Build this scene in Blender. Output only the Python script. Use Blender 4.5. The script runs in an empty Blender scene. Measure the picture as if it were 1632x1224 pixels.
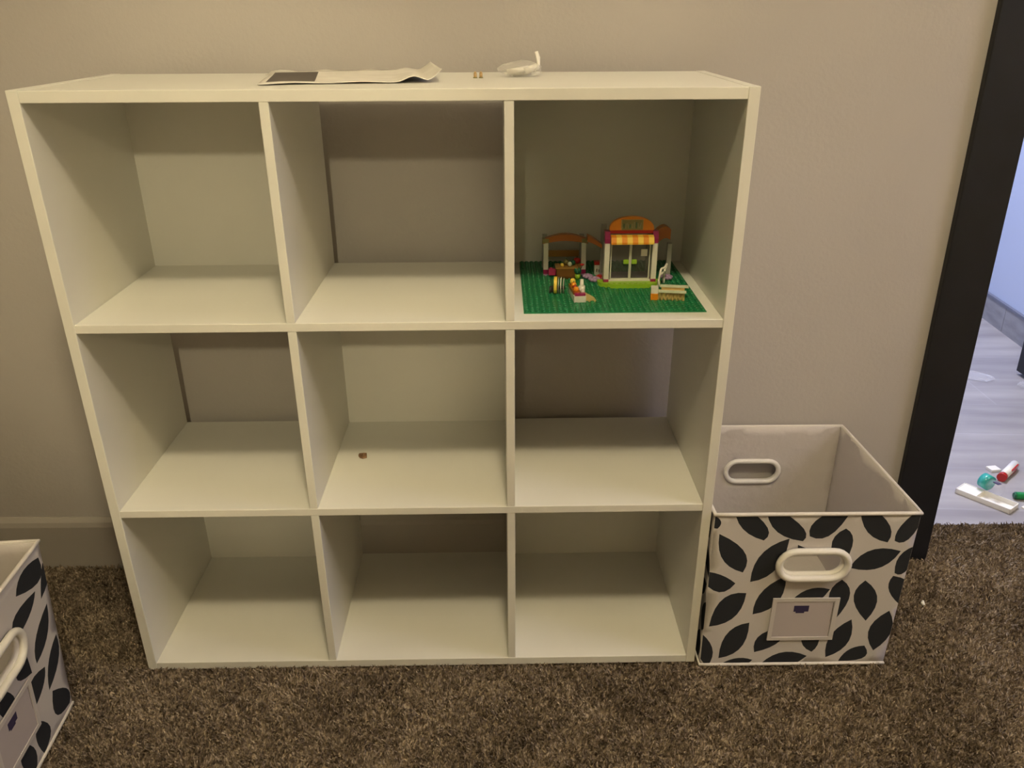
import bpy, bmesh, math, random
import numpy as np
from mathutils import Vector, Matrix, Euler
from mathutils.geometry import delaunay_2d_cdt
random.seed(7); rng = np.random.default_rng(7)
S = bpy.context.scene
COL = S.collection

# ------------------------------------------------------------------ camera
CAM = Vector((.5863, -1.0738, .9546)); YAW, PIT, ROL, FPX = .0166, .3927, .0007, 1290.9
fwd = Vector((math.sin(YAW)*math.cos(PIT), math.cos(YAW)*math.cos(PIT), -math.sin(PIT)))
rt = Vector((math.cos(YAW), -math.sin(YAW), 0)); up = rt.cross(fwd)
r2 = rt*math.cos(ROL)+up*math.sin(ROL); u2 = up*math.cos(ROL)-rt*math.sin(ROL)
cd = bpy.data.cameras.new('camera'); cam = bpy.data.objects.new('camera', cd); COL.objects.link(cam)
cam.matrix_world = Matrix(((r2.x, u2.x, -fwd.x, CAM.x), (r2.y, u2.y, -fwd.y, CAM.y), (r2.z, u2.z, -fwd.z, CAM.z), (0, 0, 0, 1)))
cd.sensor_width = 36; cd.sensor_fit = 'HORIZONTAL'; cd.lens = FPX/1632*36; cd.clip_start = .02
S.camera = cam
S.view_settings.view_transform = 'Standard'; S.view_settings.look = 'None'
S.view_settings.gamma = 1; S.view_settings.use_curve_mapping = False
S.view_settings.exposure = 2.0

# ------------------------------------------------------------------ world and lights
w = bpy.data.worlds.new('world'); S.world = w; w.use_nodes = True
w.node_tree.nodes['Background'].inputs[0].default_value = (.9, .8, .65, 1)
w.node_tree.nodes['Background'].inputs[1].default_value = .02
def area(name, loc, rot, size, power, color, shape='DISK', sy=None):
    l = bpy.data.lights.new(name, 'AREA'); l.shape = shape; l.size = size; l.energy = power; l.color = color
    if sy: l.size_y = sy
    o = bpy.data.objects.new(name, l); COL.objects.link(o); o.location = loc; o.rotation_euler = rot
    return o
l = bpy.data.lights.new('ceiling_lamp_light', 'POINT'); l.energy = 14.6; l.color = (1, .85, .54); l.shadow_soft_size = .075
o = bpy.data.objects.new('ceiling_lamp_light', l); COL.objects.link(o); o.location = (.66, -1.18, 2.34)
o = area('cool_fill_light', (2.5, -.45, 1.35), Vector((1.35, -.30, 1.3)).to_track_quat('Z', 'Y').to_euler(), .7, 1.15, (.84, .80, 1), 'RECTANGLE', 1.2); o.data.spread = math.radians(85)  # added cool fill for the right wall, bin and door casing; source unseen
l = bpy.data.lights.new('low_spot_light', 'SPOT'); l.energy = 19; l.color = (1, .86, .53)  # low front light; its cone edge stands in for an unseen person's soft shadow
l.shadow_soft_size = .05; l.spot_size = math.radians(20.5); l.spot_blend = .6
o = bpy.data.objects.new('low_spot_light', l); COL.objects.link(o); o.location = (.36, -2.75, 1.78)
o.rotation_euler = (Vector((.12, .3, .60))-o.location).to_track_quat('-Z', 'Y').to_euler()
area('hall_ceiling_light', (1.75, 1.5, 2.38), (0, 0, 0), .5, 14.5, (.86, .87, 1))

# ------------------------------------------------------------------ materials
def mat(name, col, rough=.6, spec=.3, **k):
    m = bpy.data.materials.new(name); m.use_nodes = True
    b = m.node_tree.nodes['Principled BSDF']
    b.inputs['Base Color'].default_value = (*col, 1); b.inputs['Roughness'].default_value = rough
    b.inputs['Specular IOR Level'].default_value = spec
    for n, v in k.items(): b.inputs[n].default_value = v
    return m
def nd(m, t, **k):
    n = m.node_tree.nodes.new(t)
    for a, v in k.items(): setattr(n, a, v)
    return n
def lk(m, a, b): m.node_tree.links.new(a, b)
def bsdf(m): return m.node_tree.nodes['Principled BSDF']
def add_bump(m, scale, strength, dist, detail=3):
    tc = nd(m, 'ShaderNodeTexCoord'); nz = nd(m, 'ShaderNodeTexNoise'); bp = nd(m, 'ShaderNodeBump')
    nz.inputs['Scale'].default_value = scale; nz.inputs['Detail'].default_value = detail
    bp.inputs['Strength'].default_value = strength; bp.inputs['Distance'].default_value = dist
    lk(m, tc.outputs['Object'], nz.inputs['Vector']); lk(m, nz.outputs['Fac'], bp.inputs['Height'])
    lk(m, bp.outputs['Normal'], bsdf(m).inputs['Normal'])
def add_var(m, c1, c2, scale, lo=.35, hi=.65, detail=3, stretch=None):
    tc = nd(m, 'ShaderNodeTexCoord'); nz = nd(m, 'ShaderNodeTexNoise'); cr = nd(m, 'ShaderNodeValToRGB')
    nz.inputs['Scale'].default_value = scale; nz.inputs['Detail'].default_value = detail
    src = tc.outputs['Object']
    if stretch:
        mp = nd(m, 'ShaderNodeMapping'); mp.inputs['Scale'].default_value = stretch; lk(m, src, mp.inputs[0]); src = mp.outputs[0]
    cr.color_ramp.elements[0].position = lo; cr.color_ramp.elements[1].position = hi
    cr.color_ramp.elements[0].color = (*c1, 1); cr.color_ramp.elements[1].color = (*c2, 1)
    lk(m, src, nz.inputs['Vector']); lk(m, nz.outputs['Fac'], cr.inputs['Fac']); lk(m, cr.outputs[0], bsdf(m).inputs['Base Color'])
    return cr

M = {}
M['wall'] = mat('greige_wall_paint', (.455, .425, .405), .75, .2); add_var(M['wall'], (.445, .415, .395), (.465, .435, .415), 3); add_bump(M['wall'], 140, .25, .002)
M['roomwall'] = mat('warm_cream_wall_paint', (.80, .73, .56), .8, .2); add_bump(M['roomwall'], 140, .2, .002)
M['trimpaint'] = mat('painted_baseboard', (.37, .34, .31), .6, .25); add_bump(M['trimpaint'], 60, .15, .001)
M['ceil'] = mat('ceiling_paint', (.86, .83, .76), .9)
M['white'] = mat('white_laminate', (.74, .73, .68), .38, .4); add_var(M['white'], (.73, .72, .67), (.75, .74, .69), 6)
M['back'] = mat('white_back_board', (.70, .69, .645), .6, .25); add_var(M['back'], (.69, .68, .635), (.71, .70, .655), 8)
M['black'] = mat('black_door_paint', (.009, .009, .012), .45, .4); add_var(M['black'], (.008, .0085, .011), (.010, .0105, .0145), 20)
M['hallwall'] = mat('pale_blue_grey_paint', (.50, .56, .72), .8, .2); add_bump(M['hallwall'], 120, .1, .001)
M['bin'] = mat('off_white_canvas', (.60, .565, .555), .85, .15); add_bump(M['bin'], 900, .25, .0006, 1)
M['leaf'] = mat('charcoal_leaf_print', (.028, .030, .036), .85, .15); add_bump(M['leaf'], 900, .25, .0006, 1)
M['liner'] = mat('grey_bin_liner', (.56, .52, .50), .9, .1); add_bump(M['liner'], 40, .5, .004)
M['rim'] = mat('white_bin_piping', (.68, .64, .60), .7, .2)
M['handle'] = mat('white_plastic_handle', (.78, .75, .70), .35, .5)
M['clear'] = mat('frosted_label_sleeve', (.62, .58, .56), .3, .5)
M['card'] = mat('label_card', (.50, .45, .46), .6, .3)
M['logo'] = mat('dark_blue_label_print', (.045, .035, .09), .5)
M['paper'] = mat('white_paper', (.70, .67, .62), .8, .2); add_var(M['paper'], (.66, .63, .58), (.74, .71, .66), 25)
M['ink'] = mat('dark_printed_panel', (.10, .085, .075), .6, .3)
M['cardboard'] = mat('brown_paper_chip', (.22, .125, .07), .8, .2); add_var(M['cardboard'], (.18, .10, .055), (.27, .16, .09), 150)
M['tip'] = mat('white_plastic_part', (.85, .82, .76), .4, .5)
M['brass'] = mat('tan_peg', (.50, .33, .15), .5, .4)
PL = dict(rough=.28, spec=.5)
def plastic(n, c): M[n] = mat('toy_plastic_'+n, c, .28, .5)
for n, c in dict(tgreen=(.006, .175, .06), twhite=(.72, .70, .62), tlime=(.30, .52, .03), tmagenta=(.30, .012, .09), tred=(.50, .02, .015),
                 torange=(.78, .27, .012), tyellow=(.88, .62, .09), tdkorange=(.42, .13, .012), tgrey=(.34, .34, .30), tdark=(.035, .035, .03), tbrown=(.20, .085, .02),
                 ttan=(.66, .48, .19), tsage=(.60, .64, .48), tlilac=(.42, .28, .46), tolive=(.24, .22, .07), tdkgreen=(.01, .12, .06), tpink=(.55, .05, .15),
                 twood=(.36, .20, .05), tletter=(.36, .35, .20)).items(): plastic(n, c)
def clear(name, col, alpha, rough=.05):
    m = bpy.data.materials.new(name); m.use_nodes = True; nt = m.node_tree; nt.nodes.clear()
    out = nt.nodes.new('ShaderNodeOutputMaterial'); mx = nt.nodes.new('ShaderNodeMixShader'); tr = nt.nodes.new('ShaderNodeBsdfTransparent')
    p = nt.nodes.new('ShaderNodeBsdfPrincipled'); p.inputs['Base Color'].default_value = (*col, 1); p.inputs['Roughness'].default_value = rough
    p.inputs['Specular IOR Level'].default_value = 1
    mx.inputs[0].default_value = alpha
    nt.links.new(tr.outputs[0], mx.inputs[1]); nt.links.new(p.outputs[0], mx.inputs[2]); nt.links.new(mx.outputs[0], out.inputs[0])
    return m
M['film'] = clear('clear_plastic_film', (.85, .83, .78), .28, .12)
M['glass'] = clear('clear_window_plastic', (.10, .10, .09), .35, .1)
M['filmcool'] = clear('clear_crinkled_wrap', (.9, .9, .95), .13, .08)

# hall floor: grey wood-look plank tile
m = mat('grey_wood_look_tile', (.5, .5, .5), .45, .4); M['tile'] = m
tc = nd(m, 'ShaderNodeTexCoord'); mp = nd(m, 'ShaderNodeMapping'); mp.inputs['Rotation'].default_value = (0, 0, math.radians(4))
br = nd(m, 'ShaderNodeTexBrick'); br.offset = .37
br.inputs['Color1'].default_value = (.42, .395, .40, 1); br.inputs['Color2'].default_value = (.35, .33, .34, 1); br.inputs['Mortar'].default_value = (.45, .43, .45, 1)
br.inputs['Scale'].default_value = 1; br.inputs['Mortar Size'].default_value = .0018; br.inputs['Brick Width'].default_value = 1.2; br.inputs['Row Height'].default_value = .2
mp2 = nd(m, 'ShaderNodeMapping'); mp2.inputs['Scale'].default_value = (1.6, 9, 1)
nz = nd(m, 'ShaderNodeTexNoise'); nz.inputs['Scale'].default_value = 1.6; nz.inputs['Detail'].default_value = 5
mx = nd(m, 'ShaderNodeMix', data_type='RGBA', blend_type='MULTIPLY'); mx.inputs[0].default_value = 1
cr = nd(m, 'ShaderNodeValToRGB'); cr.color_ramp.elements[0].position = .3; cr.color_ramp.elements[1].position = .7
cr.color_ramp.elements[0].color = (.66, .65, .68, 1); cr.color_ramp.elements[1].color = (1.0, 1.0, 1.0, 1)
lk(m, tc.outputs['Object'], mp.inputs[0]); lk(m, mp.outputs[0], br.inputs['Vector']); lk(m, mp.outputs[0], mp2.inputs[0]); lk(m, mp2.outputs[0], nz.inputs['Vector'])
lk(m, nz.outputs['Fac'], cr.inputs[0]); lk(m, br.outputs['Color'], mx.inputs[6]); lk(m, cr.outputs[0], mx.inputs[7]); lk(m, mx.outputs[2], bsdf(m).inputs['Base Color'])
M['basetile'] = mat('grey_base_tile', (.27, .265, .28), .5, .4); add_var(M['basetile'], (.23, .225, .24), (.31, .305, .32), 9, stretch=(1, 1, 4))
M['grout'] = mat('pale_grout', (.6, .58, .6), .8)
M['edge'] = mat('tile_edge_strip', (.16, .17, .22), .4)

# carpet: base and pile, colour by noise and by tuft
def carpet_mat(name):
    m = mat(name, (.1, .08, .05), .95, .05)
    tc = nd(m, 'ShaderNodeTexCoord'); cr = nd(m, 'ShaderNodeValToRGB')
    n1 = nd(m, 'ShaderNodeTexNoise'); n1.inputs['Scale'].default_value = 115; n1.inputs['Detail'].default_value = 3
    n2 = nd(m, 'ShaderNodeTexNoise'); n2.inputs['Scale'].default_value = 260; n2.inputs['Detail'].default_value = 1
    n3 = nd(m, 'ShaderNodeTexNoise'); n3.inputs['Scale'].default_value = 6; n3.inputs['Detail'].default_value = 2
    a = nd(m, 'ShaderNodeMath', operation='MULTIPLY_ADD'); a.inputs[1].default_value = .45
    b = nd(m, 'ShaderNodeMath', operation='MULTIPLY_ADD'); b.inputs[1].default_value = .35
    c = nd(m, 'ShaderNodeMath', operation='MULTIPLY'); c.inputs[1].default_value = .20
    for n in (n1, n2, n3): lk(m, tc.outputs['Object'], n.inputs['Vector'])
    lk(m, n3.outputs['Fac'], c.inputs[0]); lk(m, n2.outputs['Fac'], b.inputs[0]); lk(m, c.outputs[0], b.inputs[2])
    lk(m, n1.outputs['Fac'], a.inputs[0]); lk(m, b.outputs[0], a.inputs[2]); lk(m, a.outputs[0], cr.inputs[0])
    e = cr.color_ramp.elements
    e[0].position = .38; e[0].color = (.125, .093, .065, 1); e[1].position = .62; e[1].color = (.53, .435, .33, 1)
    k = e.new(.5); k.color = (.275, .215, .157, 1)
    lk(m, cr.outputs[0], bsdf(m).inputs['Base Color'])
    return m
M['carpet'] = carpet_mat('brown_carpet_yarn')

# ------------------------------------------------------------------ mesh helpers
def new_obj(name, me, parent=None):
    o = bpy.data.objects.new(name, me); COL.objects.link(o)
    if parent: o.parent = parent
    return o
def empty(name, parent=None):
    o = bpy.data.objects.new(name, None); COL.objects.link(o); o.empty_display_size = .02
    if parent: o.parent = parent
    return o
def tag(o, label, cat, group=None, kind=None):
    o['label'] = label; o['category'] = cat
    if group: o['group'] = group
    if kind: o['kind'] = kind
    return o

class MB:
    """collects shapes, several materials, into one mesh"""
    def __init__(s): s.bm = bmesh.new(); s.mats = []
    def mi(s, m):
        m = M[m] if isinstance(m, str) else m
        if m not in s.mats: s.mats.append(m)
        return s.mats.index(m)
    def _fin(s, verts, m, rot=None, at=None):
        fs = set(f for v in verts for f in v.link_faces)
        i = s.mi(m)
        for f in fs: f.material_index = i
        if rot is not None: bmesh.ops.rotate(s.bm, verts=verts, cent=at or (0, 0, 0), matrix=Euler(rot).to_matrix())
        return fs
    def box(s, a, b, m, bev=0, rot=None):
        a = Vector(a); b = Vector(b); c = (a+b)/2; d = b-a
        r = bmesh.ops.create_cube(s.bm, size=1, matrix=Matrix.Translation(c) @ Matrix.Diagonal((*d, 1)))
        vs = r['verts']
        if bev:
            es = list(set(e for v in vs for e in v.link_edges))
            q = bmesh.ops.bevel(s.bm, geom=es, offset=bev, segments=2, affect='EDGES', profile=.5)
            vs = q['verts']
        s._fin(vs, m, rot, c)
        return s
    def cyl(s, p, q, r, m, r2=None, seg=16):
        p = Vector(p); q = Vector(q); d = q-p
        mt = Matrix.Translation((p+q)/2) @ d.to_track_quat('Z', 'Y').to_matrix().to_4x4()
        rr = bmesh.ops.create_cone(s.bm, cap_ends=True, segments=seg, radius1=r, radius2=r if r2 is None else r2, depth=d.length, matrix=mt)
        fs = s._fin(rr['verts'], m)
        if seg > 8:
            for f in fs:
                if len(f.verts) == 4: f.smooth = True
        return s
    def ball(s, c, r, m, sc=(1, 1, 1), seg=12):
        rr = bmesh.ops.create_uvsphere(s.bm, u_segments=seg, v_segments=max(6, seg*2//3), radius=r, matrix=Matrix.Translation(c) @ Matrix.Diagonal((*sc, 1)))
        for f in s._fin(rr['verts'], m): f.smooth = True
        return s
    def prism(s, pts, axis, a, b, m):
        """closed outline pts (two coordinates) extruded along axis from a to b"""
        def P(u, v, t):
            return {'x': (t, u, v), 'y': (u, t, v), 'z': (u, v, t)}[axis]
        v0 = [s.bm.verts.new(P(u, v, a)) for u, v in pts]; v1 = [s.bm.verts.new(P(u, v, b)) for u, v in pts]
        n = len(pts); i = s.mi(m)
        fs = [s.bm.faces.new(v0), s.bm.faces.new(v1[::-1])]
        for k in range(n): fs.append(s.bm.faces.new((v0[k], v1[k], v1[(k+1) % n], v0[(k+1) % n])))
        for f in fs: f.material_index = i
        return s
    def tube(s, pts, r, m, closed=False, seg=8, sc=1):
        pts = [Vector(p) for p in pts]; n = len(pts); rings = []
        for i, p in enumerate(pts):
            a = pts[(i-1) % n] if closed or i > 0 else p; b = pts[(i+1) % n] if closed or i < n-1 else p
            d = (b-a).normalized(); q = d.to_track_quat('Z', 'Y'); rings.append([s.bm.verts.new(p+q @ Vector((math.cos(t)*r, math.sin(t)*r*sc, 0))) for t in [2*math.pi*k/seg for k in range(seg)]])
        idx = s.mi(m)
        # keep ring order aligned
        for i in range(n if closed else n-1):
            A = rings[i]; B = rings[(i+1) % n]
            off = min(range(seg), key=lambda o: sum((A[k].co-B[(k+o) % seg].co).length for k in range(0, seg, 2)))
            if off: B2 = B[off:]+B[:off]; 
            else: B2 = B
            if not (closed and i == n-1): rings[(i+1) % n] = B2
            for k in range(seg):
                f = s.bm.faces.new((A[k], A[(k+1) % seg], B2[(k+1) % seg], B2[k])); f.material_index = idx; f.smooth = True
        if not closed:
            for R_, rev in ((rings[0], True), (rings[-1], False)):
                f = s.bm.faces.new(R_[::-1] if rev else R_); f.material_index = idx
        return s
    def build(s, name, parent=None):
        bmesh.ops.recalc_face_normals(s.bm, faces=s.bm.faces)
        me = bpy.data.meshes.new(name); s.bm.to_mesh(me); s.bm.free()
        for m in s.mats: me.materials.append(m)
        return new_obj(name, me, parent)
def structure(o): o['kind'] = 'structure'; return o

# ------------------------------------------------------------------ the room
YW = .306; YH = .425; DX0, DX1 = 1.4425, 2.24; DZ = 2.04; CZ = 2.44
XL, XR, YB = -1.95, 2.55, -3.4
def wallbox(name, a, b, m): return structure(MB().box(a, b, m).build(name))
q = MB(); q.box((XL, YW, -.01), (DX0, YH, CZ), 'wall'); q.box((DX1, YW, -.01), (XR, YH, CZ), 'wall'); q.box((DX0, YW, DZ), (DX1, YH, CZ), 'wall')
structure(q.build('wall_back'))
wallbox('wall_left', (XL-.1, YB, -.01), (XL, YH, CZ), 'wall')
wallbox('wall_right', (XR, YB, -.01), (XR+.1, YW, CZ), 'roomwall')
wallbox('wall_front', (XL-.1, YB-.1, -.01), (XR+.1, YB, CZ), 'roomwall')
wallbox('ceiling', (XL-.1, YB-.1, CZ), (XR+1.0, 3.4, CZ+.1), 'ceil')
wallbox('floor', (XL-.1, YB-.1, -.10), (XR+.1, YH, -.006), 'carpet')
wallbox('floor_hall', (XL, YH, -.10), (XR+1.0, 3.4, -.004), 'tile')
wallbox('wall_hall_left', (.9, YH, -.01), (1.0, 3.3, CZ), 'hallwall')
wallbox('wall_hall_far', (.9, 3.3, -.01), (3.2, 3.4, CZ), 'hallwall')
structure(MB().prism([(2.19+.143*YH, YH), (2.19+.143*3.35, 3.35), (2.9, 3.35), (2.9, YH)], 'z', -.01, CZ, 'hallwall').build('wall_hall_right'))
# base tiles along the slanted hall wall
q = MB(); ang = math.atan2(.143, 1); ty = 1.715
def wx(y): return 2.19+.143*y
ys = [ty-.3*k for k in range(4, 0, -1)]+[ty+.3*k for k in range(0, 6)]
for y0 in ys:
    y1 = min(y0+.297, 3.3)
    if y0 < YH+.01: y0 = YH+.01
    q.prism([(wx(y0)-.010, y0), (wx(y1)-.010, y1), (wx(y1)-.0005, y1), (wx(y0)-.0005, y0)], 'z', -.004, .088, 'basetile')
q.prism([(wx(.45)-.007, .45), (wx(3.29)-.007, 3.29), (wx(3.29)-.0004, 3.29), (wx(.45)-.0004, .45)], 'z', -.004, .087, 'grout')
q.prism([(wx(.45)-.013, .45), (wx(3.29)-.013, 3.29), (wx(3.29)-.0004, 3.29), (wx(.45)-.0004, .45)], 'z', .088, .096, 'edge')
structure(q.build('baseboard_hall'))
structure(MB().prism([(YW-.013, -.006), (YW, -.006), (YW, .107), (YW-.003, .107), (YW-.010, .099), (YW-.013, .090)], 'x', XL, 1.364, 'trimpaint').build('baseboard_back'))
# black door frame
q = MB(); q.box((1.364, YW-.014, -.006), (1.448, YW, 2.13), 'black', .002); q.box((2.235, YW-.014, -.006), (2.32, YW, 2.13), 'black', .002); q.box((1.364, YW-.014, 2.04), (2.32, YW-.0005, 2.13), 'black', .002)
q.box((1.437, YW-.002, -.006), (1.448, YH+.002, 2.05), 'black'); q.box((2.235, YW-.002, -.006), (2.2485, YH+.002, 2.05), 'black'); q.box((1.437, YW-.002, 2.035), (2.2485, YH+.002, 2.0495), 'black')
structure(q.build('door_1'))
# black door leaf standing open against the hall wall
q = MB(); q.box((-.018, -.80, 0), (.018, 0, 2.02), 'black', .002)
d = structure(q.build('door_2')); d.location = (2.250, 1.30, .008); d.rotation_euler = (0, 0, math.radians(-2))
h = MB(); h.cyl((-.018, -.74, .95), (-.05, -.74, .95), .012, 'tgrey').ball((-.065, -.74, .95), .026, 'tgrey', (.7, 1, 1), 16); h.build('door_knob', d)

# carpet pile
def carpet_pile():
    dens = 150000
    rects = [(-1.15, -.62, -.02, YW-.013), (-.02, -.62, .93, .03), (.93, -.62, 1.95, YW-.0), (DX0+.01, YW, DX1-.01, YH-.004)]
    P = []
    for x0, y0, x1, y1 in rects:
        n = int(dens*(x1-x0)*(y1-y0)); P.append(np.column_stack([rng.uniform(x0, x1, n), rng.uniform(y0, y1, n)]))
    P = np.concatenate(P); keep = ~((P[:, 0] > .925) & (P[:, 0] < 1.215) & (P[:, 1] > .0) & (P[:, 1] < .30))
    P = P[keep]; n = len(P)
    # tufts lean together over a few centimetres
    def field(sx, sy, ph, f): return np.sin(P[:, 0]*f*sx+ph)*np.cos(P[:, 1]*f*sy+ph*1.7)
    lx = .0016*field(1, .8, .3, 55)+.002*field(.7, 1.2, 1.9, 130)+rng.normal(0, .0026, n)
    ly = -.001+.0016*field(.9, 1.1, 2.2, 60)+.002*field(1.3, .8, 4.1, 150)+rng.normal(0, .0026, n)
    hh = .0090+.0012*field(1.1, .9, .9, 48)+.0012*field(.8, 1.2, 2.9, 170)+rng.normal(0, .0014, n); hh = np.clip(hh, .004, .015)
    an = rng.uniform(0, math.pi, n); w0 = rng.uniform(.0009, .0014, n)
    cx, sx = np.cos(an), np.sin(an)
    V = np.zeros((n, 6, 3)); base = -.0062
    for k, (t, ww) in enumerate(((0, 1), (.55, 1.15), (1, .55))):
        px = P[:, 0]+lx*t*t; py = P[:, 1]+ly*t*t; pz = base+hh*t
        V[:, 2*k] = np.column_stack([px-cx*w0*ww, py-sx*w0*ww, pz]); V[:, 2*k+1] = np.column_stack([px+cx*w0*ww, py+sx*w0*ww, pz])
    F = np.array([[0, 1, 3, 2], [2, 3, 5, 4]]); F = (np.arange(n)[:, None, None]*6+F[None]).reshape(-1)
    me = bpy.data.meshes.new('carpet_pile'); me.vertices.add(n*6); me.vertices.foreach_set('co', V.reshape(-1))
    me.loops.add(len(F)); me.loops.foreach_set('vertex_index', F.astype(np.int32)); me.polygons.add(n*2)
    me.polygons.foreach_set('loop_start', np.arange(0, n*8, 4, dtype=np.int32)); me.update(calc_edges=True); me.materials.append(M['carpet'])
    o = new_obj('carpet_pile', me)
    return tag(o, 'mottled brown cut-pile carpet covering the room floor', 'carpet', kind='stuff')
carpet_pile()

# ------------------------------------------------------------------ shelf unit
SH = .9106; SD = .2944; TO, TI = .0144, .0123; CH = (SH-2*TO-2*TI)/3
Z1 = TO+2*CH+2*TI; Z2 = TO+CH+TI; X1 = TO+CH; X2 = X1+TI+CH
MS = Matrix.Translation((0, 0, -.0023)) @ Euler((.0368, -.0052, 0)).to_matrix().to_4x4()
def on_shelf(o, x, y, z, rz=0, rx=0):
    mt = MS @ Matrix.Translation((x, y, z)) @ Euler((rx, 0, rz)).to_matrix().to_4x4()
    o.location = mt.to_translation(); o.rotation_euler = mt.to_euler(); return o
shelf = empty('cube_shelf_unit'); on_shelf(shelf, 0, 0, 0)
tag(shelf, 'white nine-cube open storage shelf unit standing on brown carpet against wall', 'shelf')
bv = .0008
def part(name, a, b, m='white', parent=shelf, bev=bv): return MB().box(a, b, m, bev).build(name, parent)
part('side_panel', (0, 0, 0), (TO, SD, SH)); part('side_panel', (SH-TO, 0, 0), (SH, SD, SH))
part('top_panel', (TO, .0005, SH-TO-.0005), (SH-TO, SD, SH-.0005)); part('bottom_panel', (TO, .0005, 0), (SH-TO, SD, TO))
part('shelf_board', (TO, .0008, Z1-TI), (SH-TO, SD, Z1)); part('shelf_board', (TO, .0008, Z2-TI), (SH-TO, SD, Z2))
for z0 in (TO, Z2, Z1):
    for x0 in (X1, X2): part('divider', (x0, .0012, z0), (x0+TI, SD, z0+CH))
cols = (TO, X1+TI, X2+TI)
for r_, c_ in ((2, 0), (2, 2), (1, 1), (0, 0), (0, 2)):
    x0 = cols[c_]; z0 = (TO, Z2, Z1)[r_]
    part('back_panel', (x0, SD-.0075, z0), (x0+CH, SD-.0045, z0+CH), 'back', bev=0)

# ------------------------------------------------------------------ fabric bins
RIGHT_LEAVES = [[(0.009, 0.2651),(0.0512, 0.2295),(0.0523, 0.1907),(0.0183, 0.2168)], [(0.0266, 0.3259),(0.0773, 0.2803),(0.0775, 0.2515),(0.0395, 0.2786)], [(0.0736, 0.3214),(0.1311, 0.2776),(0.1372, 0.2491),(0.0913, 0.2717)], [(0.146, 0.2584),(0.1792, 0.2622),(0.2056, 0.32),(0.1539, 0.2919)], [(0.2119, 0.324),(0.2617, 0.2824),(0.2675, 0.2462),(0.2295, 0.2701)], [(0.2777, 0.2491),(0.3014, 0.2565),(0.3173, 0.3189),(0.2841, 0.2821)], [(0.0658, 0.1716),(0.1034, 0.1958),(0.1163, 0.2545),(0.0768, 0.2248)], [(0.199, 0.2726),(0.2147, 0.2447),(0.2037, 0.1945),(0.182, 0.243)], [(0.2178, 0.1974),(0.2635, 0.1968),(0.2913, 0.2299),(0.2449, 0.2314)], [(0.2901, 0.1875),(0.3081, 0.193),(0.3219, 0.2434),(0.2931, 0.2242)], [(-0.0216, 0.1953),(0.0132, 0.1894),(0.043, 0.1696),(0.0142, 0.1541)], [(0.0771, 0.1064),(0.1146, 0.1294),(0.1214, 0.1821),(0.0863, 0.1507)], [(0.0084, 0.0835),(0.0482, 0.102),(0.0624, 0.1497),(0.0247, 0.1377)], [(0.1365, 0.1328),(0.1694, 0.1239),(0.1948, 0.1551),(0.1614, 0.1556)], [(0.2104, 0.1741),(0.2284, 0.1417),(0.2115, 0.0923),(0.1948, 0.1422)], [(0.2474, 0.1727),(0.2732, 0.1364),(0.2628, 0.0915),(0.2351, 0.1369)], [(0.2892, 0.1821),(0.3193, 0.1635),(0.3118, 0.1241),(0.2875, 0.1547)], [(0.297, 0.1125),(0.3087, 0.0688),(0.2867, 0.0294),(0.2714, 0.0743)], [(0.03, 0.0162),(0.0654, 0.0383),(0.0738, 0.0896),(0.0398, 0.0684)], [(0.2092, 0.0156),(0.2416, 0.0452),(0.2396, 0.0942),(0.2104, 0.0606)], [(0.0884, 0.0278),(0.1259, 0.0472),(0.1336, 0.079),(0.0936, 0.0626)], [(0.1843, 0.0272),(0.1931, 0.056),(0.1764, 0.1),(0.1634, 0.054)], [(-0.0019, 0.0691),(0.0189, 0.0341),(0.0127, -0.0013),(-0.0049, 0.0295)], [(0.0338, 0.0024),(0.0619, -0.0074),(0.0873, 0.0116),(0.0598, 0.0157)], [(0.1018, 0.0032),(0.1435, -0.0037),(0.1777, 0.0187),(0.136, 0.027)], [(0.2318, 0.0075),(0.2737, 0.0144),(0.2703, 0.0397),(0.2457, 0.0311)], [(0.1306, 0.2423),(0.1759, 0.2104),(0.1834, 0.1699),(0.1455, 0.193)], [(-0.0078, 0.3019),(0.0089, 0.2894),(0.0055, 0.2748),(-0.0045, 0.2812)]]
LEFT_LEAVES = [[(0.2992, 0.2784), (0.29, 0.2456), (0.2265, 0.2656), (0.2509, 0.2864)], [(0.3065, 0.2639), (0.3164, 0.2361), (0.2846, 0.2173), (0.2935, 0.243)], [(0.2741, 0.2391), (0.2515, 0.2182), (0.2095, 0.2091), (0.2117, 0.2409)], [(0.2965, 0.2009), (0.2824, 0.1576), (0.241, 0.1387), (0.2509, 0.174)], [(0.3032, 0.1398), (0.2973, 0.1004), (0.2555, 0.0763), (0.2684, 0.1155)], [(0.2135, 0.1888), (0.2208, 0.1761), (0.2254, 0.1363), (0.1882, 0.1588)], [(0.1591, 0.1656), (0.1742, 0.1337), (0.1444, 0.1294), (0.1318, 0.1725)], [(0.2581, 0.1183), (0.2452, 0.0966), (0.2128, 0.0844), (0.2144, 0.1243)], [(0.2627, 0.0687), (0.3029, 0.0356), (0.3008, 0.0099), (0.2583, 0.027)], [(0.2114, 0.0618), (0.2364, 0.0225), (0.2063, 0.0048), (0.1969, 0.0417)], [(0.1702, 0.0594), (0.1896, 0.0232), (0.1662, -0.0072), (0.1516, 0.0471)]]
BW, BH, BD = .308, .300, .298
def arc(a, s, b, n=7):
    a, s, b = Vector(a), Vector(s), Vector(b); c = 2*s-(a+b)/2
    return [(1-t)**2*a+2*t*(1-t)*c+t*t*b for t in [i/n for i in range(n)]]
def leaf_outline(L): return arc(L[0], L[1], L[2])+arc(L[2], L[3], L[0])
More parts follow.
